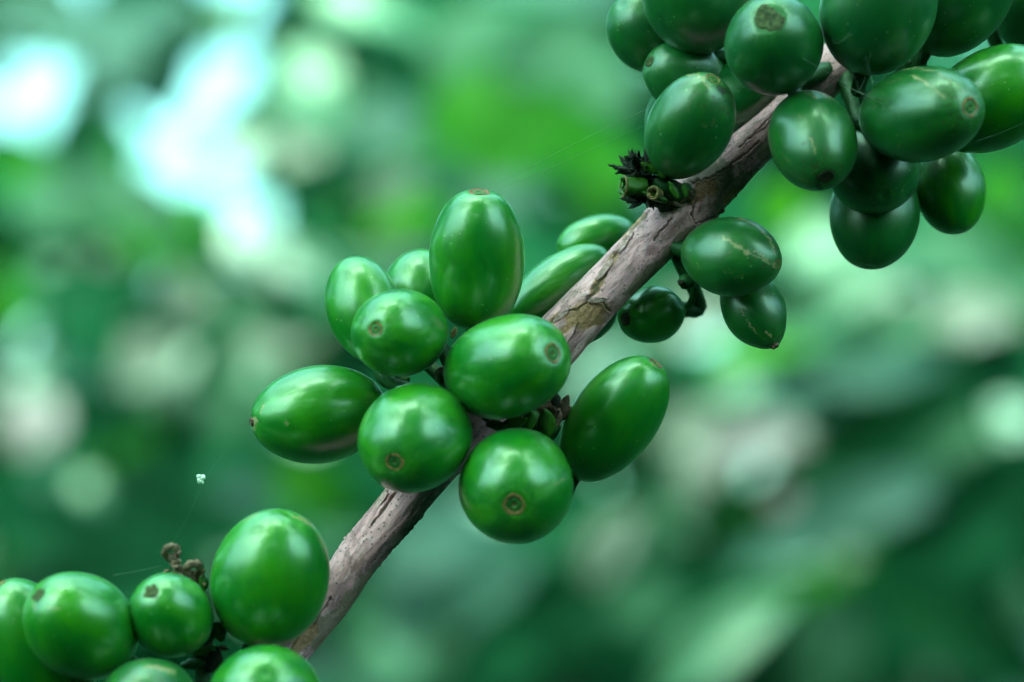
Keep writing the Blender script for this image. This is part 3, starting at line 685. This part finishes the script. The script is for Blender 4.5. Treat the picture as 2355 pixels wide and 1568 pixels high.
            prof = [(R * 1.15, z0 - .00004), (R * 1.0, z1 + .00010), (R * .82, z1 + .00014), (R * .66, zs(R * .66) + .00002), (R * .5, zs(R * .5) + .00008), (R * .3, zs(R * .3) + .00014), (R * .15, zc + .0001), (R * .03, zc)]
            v, f = lathe(prof, .22); link('calyx_scar', v, f, M['scar_dark'], root)
        elif scar == 'crown':   # withered protruding remnant
            prof = [(R * 1.1, z1 - .0001), (R * .95, z1 + .00008), (R * .8, z1 + .0002), (R * .78, z1 + .00032), (R * .6, z1 + .0003), (R * .4, z1 + .0001), (R * .1, z1 + .0001)]
            v, f = lathe(prof, .30); link('calyx_scar', v, f, M['dry_brown'], root)
    # stalk to the branch
    if node is None: nx, ny = x, y
    else: nx, ny = node
    c, br = branch_at(nx, ny)
    inv = root.matrix_basis.inverted()
    tgt = inv @ c
    base = Vector((0, 0, -L * .97))
    dist_ = (tgt - base).length
    if dist_ > .0012:
        mid = base + Vector((0, 0, -min(.003, dist_ * .35)))
        pts = catmull([base + Vector((0, 0, .0008)), base, mid, mid.lerp(tgt, .5), tgt], 5)
        nn = len(pts); rads = [.00085 + .0004 * abs(2 * i / nn - 1) for i in range(nn)]
        v, f = tube(pts, rads, 12, .2, seed=NV); link('stalk', v, f, M['stalk'], root)
    return root
C = cherry
NM = (1110, 955)        # middle node
# ---- middle cluster
C(1096, 597, -3, 107, 164, .04, .955, 1, 'upright oval cherry standing tallest at the top of the middle cluster', scar='red', node=NM, e=.77, bt=.03, tt=.07, sr=25)
C(838, 712, 1, 86, 130, -.30, .90, -1, 'cherry peeking out behind the round cherry at the upper left of the middle cluster', scar=None, node=NM)
C(962, 668, 9, 82, 100, .1, .85, -1, 'pale-topped cherry half hidden just left behind the upright cherry', scar=None, node=NM)
C(920, 765, -9, 104, 130, -.40, .06, 1, 'round cherry with a brown ringed scar, left of centre, below the upright cherry', node=NM, e=.84, sr=22, tt=.04)
C(1164, 843, -11, 121, 168, .64, .19, 1, 'large oval cherry in the very middle with its scar on its right end', node=NM, e=.76, sr=22, tt=.05)
C(733, 953, -1, 112, 156, -.955, -.10, 1, 'long cherry lying on its side, pointing left out of the middle cluster', scar='crown', node=NM, e=.70, sr=14, tt=.20, extra=[('b', 5, [(586, 962), (584, 985)]), ('b', 2.5, [(655, 970), (662, 974)]), ('b', 1.8, [(598, 950), (606, 930)])])
C(953, 1005, -12, 127, 152, -.27, -.35, 1, 'round cherry with a low scar in front, lower left of the middle cluster', node=NM, e=.82, sr=23, spin=.3, extra=[('b', 2.5, [(897, 918)]), ('b', 1.8, [(922, 890)]), ('b', 1.5, [(984, 985)])])
C(1186, 1116, -13, 131, 150, -.03, -.25, 1, 'broad round cherry facing the viewer at the bottom of the middle cluster', node=NM, e=.74, sr=26, flat=.03, extra=[('b', 1.5, [(1270, 1115), (1300, 1100)]), ('b', 2, [(1205, 1130)])])
C(1412, 964, -4, 96, 168, .56, .78, 1, 'tilted cherry with a reddish scar, leaning right beside the branch', scar='red', node=(1190, 940), e=.84, sr=22, bt=.08)
C(1285, 655, 9, 68, 140, .80, .55, -1, 'slim cherry slanting behind the branch, right of the upright cherry', scar=None, node=NM, tt=.12)
C(1374, 556, 15, 62, 98, -.93, -.2, 1, 'blurred shiny cherry behind the left edge of the branch', scar=None, node=(1450, 600))
# ---- lower left
NL = (470, 1700)
C(621, 1330, -14, 131, 164, .28, .92, 1, 'largest cherry of the lower left cluster, leaning against the branch', scar=None, node=NL, e=.86, bt=.05, extra=[('b', 4, [(672, 1186), (700, 1196), (722, 1212)]), ('b', 2.2, [(560, 1200), (590, 1182)])])
C(186, 1440, -19, 116, 146, -.58, .55, 1, 'wide cherry near the left edge with a reddish scar at its upper left', scar='rough', node=NL, e=.84, sr=19, extra=[('b', 3, [(80, 1400), (76, 1380)]), ('b', 2, [(140, 1400), (110, 1395)])])
C(86, 1498, -15, 112, 184, -.45, .86, 1, 'cherry cut off by the left edge of the picture', scar='ring', node=NL, e=.84, sr=18)
C(392, 1416, -17, 93, 112, -.32, .58, 1, 'small round cherry with a brown spot, second from the right in the lower left cluster', scar='rough', node=NL, e=.86, sr=17)
C(606, 1612, -21, 131, 150, .1, .5, 1, 'cherry cut off by the bottom edge, below the end of the branch', scar=None, node=NL)
C(342, 1622, -22, 112, 140, -.1, .2, 1, 'cherry of which only the top shows at the bottom edge, lower left', scar='none', node=NL, skin='skin_worn', extra=[('b', 4, [(330, 1535), (352, 1532), (378, 1538), (398, 1545)])])
# ---- upper right
NU = (1930, 140); NN = (1600, 440)
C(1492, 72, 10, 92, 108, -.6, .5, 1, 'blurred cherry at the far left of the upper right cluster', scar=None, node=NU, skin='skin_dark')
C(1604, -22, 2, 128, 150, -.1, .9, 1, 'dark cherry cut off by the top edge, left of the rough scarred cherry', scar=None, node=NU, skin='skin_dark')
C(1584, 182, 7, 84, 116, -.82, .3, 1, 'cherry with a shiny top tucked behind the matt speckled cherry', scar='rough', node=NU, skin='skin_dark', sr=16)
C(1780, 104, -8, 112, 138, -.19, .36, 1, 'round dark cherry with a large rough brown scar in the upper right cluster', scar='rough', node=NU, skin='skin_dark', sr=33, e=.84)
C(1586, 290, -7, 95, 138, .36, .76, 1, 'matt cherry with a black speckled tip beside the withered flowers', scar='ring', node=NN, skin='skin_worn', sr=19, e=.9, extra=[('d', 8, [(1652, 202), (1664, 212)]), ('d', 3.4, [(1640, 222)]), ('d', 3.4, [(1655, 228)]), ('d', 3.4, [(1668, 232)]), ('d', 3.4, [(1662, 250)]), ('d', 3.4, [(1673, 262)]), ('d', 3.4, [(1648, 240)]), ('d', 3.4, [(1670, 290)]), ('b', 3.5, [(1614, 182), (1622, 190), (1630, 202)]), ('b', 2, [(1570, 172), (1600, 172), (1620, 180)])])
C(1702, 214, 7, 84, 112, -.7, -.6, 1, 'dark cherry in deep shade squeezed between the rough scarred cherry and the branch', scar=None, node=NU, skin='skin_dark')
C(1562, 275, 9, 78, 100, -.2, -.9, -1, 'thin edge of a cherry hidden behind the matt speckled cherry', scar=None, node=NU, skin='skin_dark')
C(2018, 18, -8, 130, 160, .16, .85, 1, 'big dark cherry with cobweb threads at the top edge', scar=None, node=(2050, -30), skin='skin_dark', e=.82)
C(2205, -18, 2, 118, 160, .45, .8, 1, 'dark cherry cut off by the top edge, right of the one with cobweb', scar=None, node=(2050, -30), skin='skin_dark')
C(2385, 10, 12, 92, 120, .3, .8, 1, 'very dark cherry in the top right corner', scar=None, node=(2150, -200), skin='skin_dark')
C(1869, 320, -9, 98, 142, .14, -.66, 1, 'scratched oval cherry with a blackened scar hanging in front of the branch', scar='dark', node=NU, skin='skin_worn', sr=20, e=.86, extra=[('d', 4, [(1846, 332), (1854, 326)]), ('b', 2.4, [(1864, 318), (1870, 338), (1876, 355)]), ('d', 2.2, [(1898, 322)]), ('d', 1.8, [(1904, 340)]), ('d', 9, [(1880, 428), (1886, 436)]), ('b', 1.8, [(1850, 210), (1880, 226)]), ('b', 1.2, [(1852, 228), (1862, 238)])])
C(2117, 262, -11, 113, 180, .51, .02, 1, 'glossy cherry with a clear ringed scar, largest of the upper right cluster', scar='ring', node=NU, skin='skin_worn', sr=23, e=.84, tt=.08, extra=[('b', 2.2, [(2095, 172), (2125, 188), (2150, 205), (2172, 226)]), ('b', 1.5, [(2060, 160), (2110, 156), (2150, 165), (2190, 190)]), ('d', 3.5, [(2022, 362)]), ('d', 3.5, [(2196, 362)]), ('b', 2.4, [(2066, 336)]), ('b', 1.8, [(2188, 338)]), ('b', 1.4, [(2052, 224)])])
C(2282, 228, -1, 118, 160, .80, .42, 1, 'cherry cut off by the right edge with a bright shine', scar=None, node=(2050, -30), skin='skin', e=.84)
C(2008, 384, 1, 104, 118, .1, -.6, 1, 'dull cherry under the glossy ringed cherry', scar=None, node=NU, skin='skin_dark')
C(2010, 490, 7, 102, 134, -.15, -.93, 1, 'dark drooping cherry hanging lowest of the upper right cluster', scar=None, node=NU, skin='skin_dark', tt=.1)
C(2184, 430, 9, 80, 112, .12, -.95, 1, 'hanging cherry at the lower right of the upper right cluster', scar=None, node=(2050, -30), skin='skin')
# ---- right of the branch
NR = (1575, 560)
C(1681, 590, -5, 92, 122, .84, -.16, 1, 'cherry with a brown crack and a pinkish scar, right of the branch', scar='ring', node=NR, skin='skin_worn', sr=15, e=.88, tt=.15, extra=[('b', 5, [(1662, 545), (1680, 556), (1698, 566), (1716, 580)]), ('b', 2.2, [(1700, 500), (1742, 520), (1770, 550), (1782, 585)]), ('b', 2.5, [(1716, 580), (1745, 592), (1768, 606)]), ('b', 1.5, [(1735, 575), (1768, 600)]), ('b', 7, [(1782, 612)])])
C(1733, 712, 1, 71, 102, .45, -.82, 1, 'small pointed cherry hanging below the cracked cherry', scar='crown', node=NR, skin='skin_worn', sr=13, tt=.30, extra=[('b', 2, [(1760, 760), (1775, 775)]), ('b', 1.8, [(1772, 745)]), ('b', 1.6, [(1758, 780)]), ('b', 1.3, [(1700, 705), (1718, 740), (1742, 770)])])
C(1503, 722, 6, 67, 90, -.78, -.12, 1, 'small shrivelled dark cherry below the branch', scar='dark', node=NR, skin='skin', sr=17, bt=.5, tt=.05, lobes=.06)
C(1352, 722, 8, 62, 86, -.5, -.6, -1, 'dark cherry almost hidden behind the middle of the branch', scar=None, node=(1418, 638), skin='skin_dark')
# ------------------------------------------------------------------ bracts, withered flowers
def petal(p, dr, L, W, bend, seed, thick=.00025):
    """pointed fleshy lobe as closed mesh"""
    rn = random.Random(seed); dr = dr.normalized(); sdv = dr.cross(-FW).normalized()
    if sdv.length < .1: sdv = RT
    nrm = sdv.cross(dr).normalized(); V = []; F = []; n, sg = 9, 8
    for i in range(n + 1):
        t = i / n; wd = W * .5 * (math.sin(math.pi * (.12 + .86 * t)) ** .8); c = p + dr * (L * t) + nrm * (bend * L * t * t) + sdv * (rn.uniform(-.03, .03) * L)
        for j in range(sg):
            a = 2 * math.pi * j / sg
            V.append(c + sdv * (wd * math.cos(a)) + nrm * (thick * math.sin(a) * (1 - .6 * t) - .12 * wd * math.cos(a) ** 2))
    for i in range(n):
        for j in range(sg):
            a = i * sg + j; b = i * sg + (j + 1) % sg; F.append((a, b, b + sg, a + sg))
    F.append(tuple(range(sg))[::-1]); F.append(tuple(range(n * sg, (n + 1) * sg)))
    return V, F
def at(root, vf):
    inv = root.matrix_basis.inverted(); return [inv @ v for v in vf[0]], vf[1]
def pc(x, y, d): return P(x, y, d)
k0 = S(0)
def withered():
    # withered flower cluster at the upper node
    base = P(1555, 455, -3)
    root = empty('withered_flower_cluster', Matrix.Translation(base))
    tag(root, 'black withered flowers with small green bracts sticking out left of the branch', 'dried flowers')
    # short stub carrying it
    v, f = tube(catmull([P(1600, 448, 1), P(1570, 445, -2), P(1530, 430, -4), P(1505, 415, -4)], 5), [.0015 - .00004 * i for i in range(16)], 14, .35, seed=3)
    link('stub', *at(root, (v, f)), M['stalk'], root)
    v, f = tube(catmull([P(1560, 462, 0), P(1525, 462, -2), P(1500, 452, -3)], 5), [.0012] * 11, 12, .5, seed=13)
    link('stub', *at(root, (v, f)), M['dry'], root)
    rn = random.Random(4)
    # blackened petals upper left: fan
    for (cx, cy, n, a0, a1, l0, l1) in ((1462, 398, 26, 110, 200, 22, 60), (1462, 385, 22, 60, 150, 18, 44), (1492, 388, 22, 30, 170, 18, 46), (1485, 408, 24, 90, 260, 15, 40), (1470, 455, 22, 150, 215, 16, 44), (1500, 452, 16, 150, 280, 15, 34)):
        parts = []
        for i in range(n):
            a = math.radians(a0 + (a1 - a0) * (i + rn.uniform(-.3, .3)) / max(1, n - 1))
            L = rn.uniform(l0, l1) * k0
            parts.append(petal(P(cx + rn.uniform(-12, 12), cy + rn.uniform(-10, 10), -4 + rn.uniform(-1.2, 1.5)), D3(math.cos(a), math.sin(a), rn.uniform(-.3, .8)), L, rn.uniform(7, 12) * k0, rn.uniform(-.9, .9), i + cx, .0004))
        link('withered_petals', *at(root, merge(parts)), M['dry'], root)
    # green bracts: a cut-open tube, pointed leaflets
    def cup(p, dr, L, r, m, seed):
        n, sg = 8, 22; dr = dr.normalized(); s = dr.orthogonal().normalized(); t_ = dr.cross(s); V = []; F = []
        for i in range(n + 1):
            t = i / n
            for j in range(sg):
                a = 2 * math.pi * j / sg; rr = r * (.85 + .12 * t) * (1 + .22 * noise.noise(Vector((math.cos(a) * 2, math.sin(a) * 2, t * 3 + seed))))
                V.append(p + dr * (L * t * (1 + (.12 * math.sin(3 * a + seed) if i == n else 0))) + (s * math.cos(a) + t_ * math.sin(a)) * rr)
        for i in range(n):
            for j in range(sg):
                a = i * sg + j; b = i * sg + (j + 1) % sg; F.append((a, b, b + sg, a + sg))
        o = link('bract', *at(root, (V, F)), m, root); sm = o.modifiers.new('t', 'SOLIDIFY'); sm.thickness = .0003; sm.offset = -1
        rim, rf = tube([p + dr * (L * 1.0) + (s * math.cos(2 * math.pi * j / 24) + t_ * math.sin(2 * math.pi * j / 24)) * (r * .97) for j in range(25)], [.00012] * 25, 6, .8, False, seed)
        link('bract_rim', *at(root, (rim, rf)), M['bract_tip'], o)
    cup(P(1484, 430, -5), D3(-.92, .02, .25), 52 * k0, 24 * k0, M['bract'], 1)
    cup(P(1514, 447, -5.5), D3(-.5, .1, .8), 26 * k0, 15 * k0, M['bract_tip'], 2)
    for (x, y, a, L, W, bd) in ((1530, 408, 122, 66, 34, -.15), (1510, 396, 150, 44, 20, .1), (1534, 462, 160, 62, 20, .1), (1560, 455, 120, 44, 18, 0), (1578, 452, 100, 34, 16, .1)):
        aa = math.radians(a)
        v, f = petal(P(x, y, -5.5), D3(math.cos(aa), math.sin(aa), .15), L * k0, W * k0, bd, 3, .0005)
        b = link('bract', *at(root, (v, f)), M['bract'], root)
        tip = P(x, y, -5.5) + D3(math.cos(aa), math.sin(aa), .15) * L * k0
    parts = []
    for i in range(26):
        a = math.radians(rn.uniform(0, 360))
        parts.append(petal(P(1490 + rn.uniform(-22, 45), 425 + rn.uniform(-16, 30), -3.2 + rn.uniform(-1.2, .8)), D3(math.cos(a), math.sin(a), rn.uniform(-.2, .5)), rn.uniform(18, 36) * k0, rn.uniform(10, 16) * k0, rn.uniform(-.6, .6), i + 300, .0006))
    link('withered_petals', *at(root, merge(parts)), M['dry'], root)
    # dried brown collar under
    parts = []
    for i in range(12):
        a = rn.uniform(20, 200)
        parts.append(petal(P(1565 + rn.uniform(-45, 35), 462 + rn.uniform(-12, 16), -2.5), D3(math.cos(math.radians(a)), math.sin(math.radians(a)), .5), rn.uniform(20, 36) * k0, 14 * k0, .3, i + 90, .0004))
    link('dry_scales', *at(root, merge(parts)), M['dry_brown'], root)
    # middle node bracts
    root = empty('bract_cluster', Matrix.Translation(P(1190, 965, -4)))
    tag(root, 'green and brown bracts at the node between the middle cherries', 'bracts')
    bark_bits = []
    for (x, y, a, L, W, d, m) in ((1150, 985, 20, 70, 30, -7, 'bract'), (1120, 975, -10, 60, 26, -6, 'bract'), (1180, 985, 60, 40, 22, -7, 'dry_brown'), (1215, 985, 80, 44, 30, -7, 'bract'),
                                  (1262, 1000, 100, 66, 42, -6, 'bract'), (1275, 985, 75, 50, 22, -5, 'dry_brown'), (1290, 950, 70, 50, 22, -4, 'dry_brown'), (1280, 935, 100, 40, 24, -4, 'dry'),
                                  (1140, 968, 160, 40, 20, -6, 'dry_brown'), (1040, 775, 70, 26, 14, -8, 'bract_tip'), (900, 885, 20, 50, 40, 0, 'bract'), (1005, 870, 60, 34, 24, -3, 'dry_brown'), (1015, 880, 100, 30, 18, -4, 'bract')):
        aa = math.radians(a)
        v, f = petal(P(x, y, d), D3(math.cos(aa), math.sin(aa), .3), L * k0, W * k0, .15, int(x), .0006)
        link('bract' if 'bract' in m else 'dry_scale', *at(root, (v, f)), M[m], root)
    v, f = tube(catmull([P(1190, 940, -1), P(1235, 975, -4), P(1275, 1000, -5)], 5), [.0013] * 11, 12, .4, seed=5)
    link('stub', *at(root, (v, f)), M['stalk'], root)
    # cracked bark-brown knob
    v, f = tube(catmull([P(1250, 950, 0), P(1285, 940, -3), P(1296, 925, -3)], 5), [.0012, .0013, .0014, .0014, .0013, .0012, .0013, .0012, .0010, .0008, .0005], 12, .8, seed=8)
    link('dry_knob', *at(root, (v, f)), M['dry_brown'], root)
    # curled brown husk above the lower left cluster
    root = empty('dried_husk', Matrix.Translation(P(440, 1330, -13)))
    tag(root, 'curled brown dried husk rising above the lower left cluster', 'dried husk')
    def ring(cx, cy, d, R, r, tz, seed, name):
        n = 26; pts = []
        for i in range(n + 1):
            a = 2 * math.pi * i / n * .92
            pts.append(P(cx + R * math.cos(a) + 3 * noise.noise(Vector((i * .7, seed, 0))), cy + R * .95 * math.sin(a), d + tz * math.sin(a) * 1.2))
        v, f = tube(pts, [r * k0 * (1 + .3 * noise.noise(Vector((i * .5, seed, 5)))) for i in range(n + 1)], 8, .6, seed=seed)
        link(name, *at(root, (v, f)), M['dry_brown'], root)
    ring(394, 1270, -13, 15, 7.5, 1, 1, 'dried_calyx'); ring(444, 1311, -13, 17, 9, 1, 2, 'dried_calyx'); ring(428, 1318, -12.5, 9, 7, .5, 3, 'dried_calyx')
    v, f = tube(catmull([P(394, 1272, -13), P(404, 1295, -13), P(420, 1312, -13), P(445, 1320, -13), P(462, 1345, -12), P(470, 1400, -10), P(480, 1480, -8)], 6), [8 * k0] * 37, 10, .7, seed=9)
    link('stem', *at(root, (v, f)), M['dry_brown'], root)
    parts = [petal(P(400 + rn.uniform(-14, 14), 1290 + rn.uniform(-14, 26), -13), D3(rn.uniform(-1, 1), rn.uniform(-.6, 1), .4), rn.uniform(16, 28) * k0, 9 * k0, .3, i + 50, .0003) for i in range(9)]
    parts += [petal(P(450 + rn.uniform(-14, 14), 1320 + rn.uniform(-14, 26), -13), D3(rn.uniform(-1, 1), rn.uniform(-.6, 1), .4), rn.uniform(16, 28) * k0, 9 * k0, .3, i + 70, .0003) for i in range(8)]
    link('dried_scales', *at(root, merge(parts)), M['dry_brown'], root)
    v, f = petal(P(474, 1352, -13), D3(-.35, .9, .2), 32 * k0, 22 * k0, .1, 7, .0008); link('bract', *at(root, (v, f)), M['bract'], root)
    # bracts and debris in the shade between the lower left cherries
    root = empty('bract_cluster', Matrix.Translation(P(490, 1500, -12)))
    tag(root, 'small green bracts in the dark gap between the lower left cherries', 'bracts')
    for (x, y, a, L, W, m) in ((448, 1506, 25, 60, 20, 'bract'), (500, 1488, -5, 30, 12, 'dry_brown'), (470, 1478, 60, 40, 30, 'stalk'), (510, 1470, 110, 50, 34, 'stalk'), (420, 1530, 10, 60, 26, 'stalk'), (480, 1540, 60, 60, 40, 'dry')):
        aa = math.radians(a); v, f = petal(P(x, y, -12), D3(math.cos(aa), math.sin(aa), .3), L * k0, W * k0, .2, int(x), .0009)
        link('bract' if m == 'bract' else 'dry_scale', *at(root, (v, f)), M[m], root)
    # tiny undeveloped fruit right of the branch
    root = empty('fruit_bud', Matrix.Translation(P(1576, 648, -1)))
    tag(root, 'tiny undeveloped dark bud on a stalk beside the cracked cherry', 'bud')
    pts = catmull([P(1530, 560, 1), P(1590, 650, 1), P(1590, 690, 3), P(1580, 705, 4)], 6)
    v, f = tube(pts, [8 * k0] * len(pts), 12, .1, seed=2); link('stalk', *at(root, (v, f)), M['stalk'], root)
    pts = [P(1586 - 3 * i, 645 + .6 * i, -1.5 - i * .2) for i in range(8)]
    v, f = tube(pts, [q * k0 for q in (10, 15, 18, 19, 18, 15, 10, 4)], 16, .3, seed=6); link('bud', *at(root, (v, f)), M['skin_dark'] if False else M['stalk'], root)
    v, f = tube([P(1566, 650, -3), P(1562, 651, -3.4)], [9 * k0, 5 * k0], 10, .5); link('bud_scar', *at(root, (v, f)), M['scar_dark'], root)
withered()
# ------------------------------------------------------------------ spider silk and a bit of fluff
def web():
    root = empty('cobweb', Matrix.Translation(P(1975, 205, -8)))
    tag(root, 'fine cobweb threads strung between the upper right cherries', 'cobweb')
    def strand(pts, r, name='thread'):
        pp = catmull([P(*q) for q in pts], 8); v, f = tube(pp, [r * .6 * k0] * len(pp), 5, .3); link(name, *at(root, (v, f)), M['silk'], root)
    strand([(1845, 135, -13), (1900, 165, -11), (1935, 190, -9), (1975, 212, -9), (2030, 240, -15)], 1.0)
    strand([(1935, 188, -9), (1980, 216, -9.5), (2050, 232, -16)], .8)
    strand([(1990, 130, -15), (2002, 170, -12), (2006, 195, -12)], .9)
    strand([(1985, 132, -15), (2000, 175, -12), (2012, 190, -13)], .6)
    strand([(1975, 210, -9), (1990, 175, -9), (2002, 120, -15)], .7)
    strand([(1912, 90, -13), (1920, 100, -12), (1960, 78, -15)], .6); strand([(1914, 92, -13), (1930, 100, -12), (1955, 72, -15)], .5)
    strand([(1970, 208, -9), (2000, 222, -12), (2040, 222, -16)], .6)
    rn = random.Random(9)
    for i in range(8):
        a = rn.uniform(0, 6.28); l = rn.uniform(20, 60)
        strand([(1975, 210, -9), (1975 + l * .5 * math.cos(a), 210 + l * .5 * math.sin(a) + 3, -9.5), (1975 + l * math.cos(a), 210 + l * math.sin(a), -10)], .4)
    def silk(label, pts, r):
        q0 = P(*pts[0]); rt = empty('spider_thread', Matrix.Translation(q0)); tag(rt, label, 'spider thread', 'single spider threads')
        pp = catmull([P(*q) for q in pts], 12); v, f = tube(pp, [r * .4 * k0] * len(pp), 5); link('thread', *at(rt, (v, f)), M['silk'], rt)
    silk('long spider thread running from the matt speckled cherry down to the left', [(1500, 245, -3), (1330, 325, -2), (1130, 430, 0)], .55)
    silk('second spider thread, just below the first, left of the withered flowers', [(1490, 285, -3), (1320, 360, -2), (1150, 440, 0)], .45)
    silk('spider thread holding the white fluff and ending at the dried husk', [(520, 1035, -6), (475, 1095, -8), (430, 1190, -10), (388, 1262, -13)], .12)
    silk('spider thread stretched above the wide cherry at lower left', [(260, 1322, -16), (320, 1312, -15), (372, 1300, -13)], .6)
    silk('spider thread crossing the cherry at the right edge', [(2245, 325, -10), (2300, 305, -9), (2370, 275, -9)], .6)
    # fluff
    root = empty('fluff_speck', Matrix.Translation(P(463, 1102, -8)))
    tag(root, 'tiny bright white speck of fluff floating at the left', 'fluff')
    parts = []
    for i in range(26):
        c = P(463 + rn.uniform(-7, 7), 1102 + rn.uniform(-8, 8), -8 + rn.uniform(-.2, .2)); r = rn.uniform(2, 4.5) * k0
        V = []; F = []; n, m = 8, 10
        for a in range(n + 1):
            ph = math.pi * a / n
            for b in range(m):
                th = 2 * math.pi * b / m; dv = Vector((math.sin(max(.02, ph)) * math.cos(th), math.sin(max(.02, ph)) * math.sin(th), math.cos(ph)))
                V.append(c + dv * r * (1 + .4 * noise.noise(dv * 2 + Vector((i, 0, 0)))))
        for a in range(n):
            for b in range(m):
                q = a * m + b; q2 = a * m + (b + 1) % m; F.append((q, q + m, q2 + m, q2))
        parts.append((V, F))
    link('tuft', *at(root, merge(parts)), M['fluff'], root)
web()
SC.render.resolution_x = 1024; SC.render.resolution_y = 682
SC.cycles.max_bounces = 6
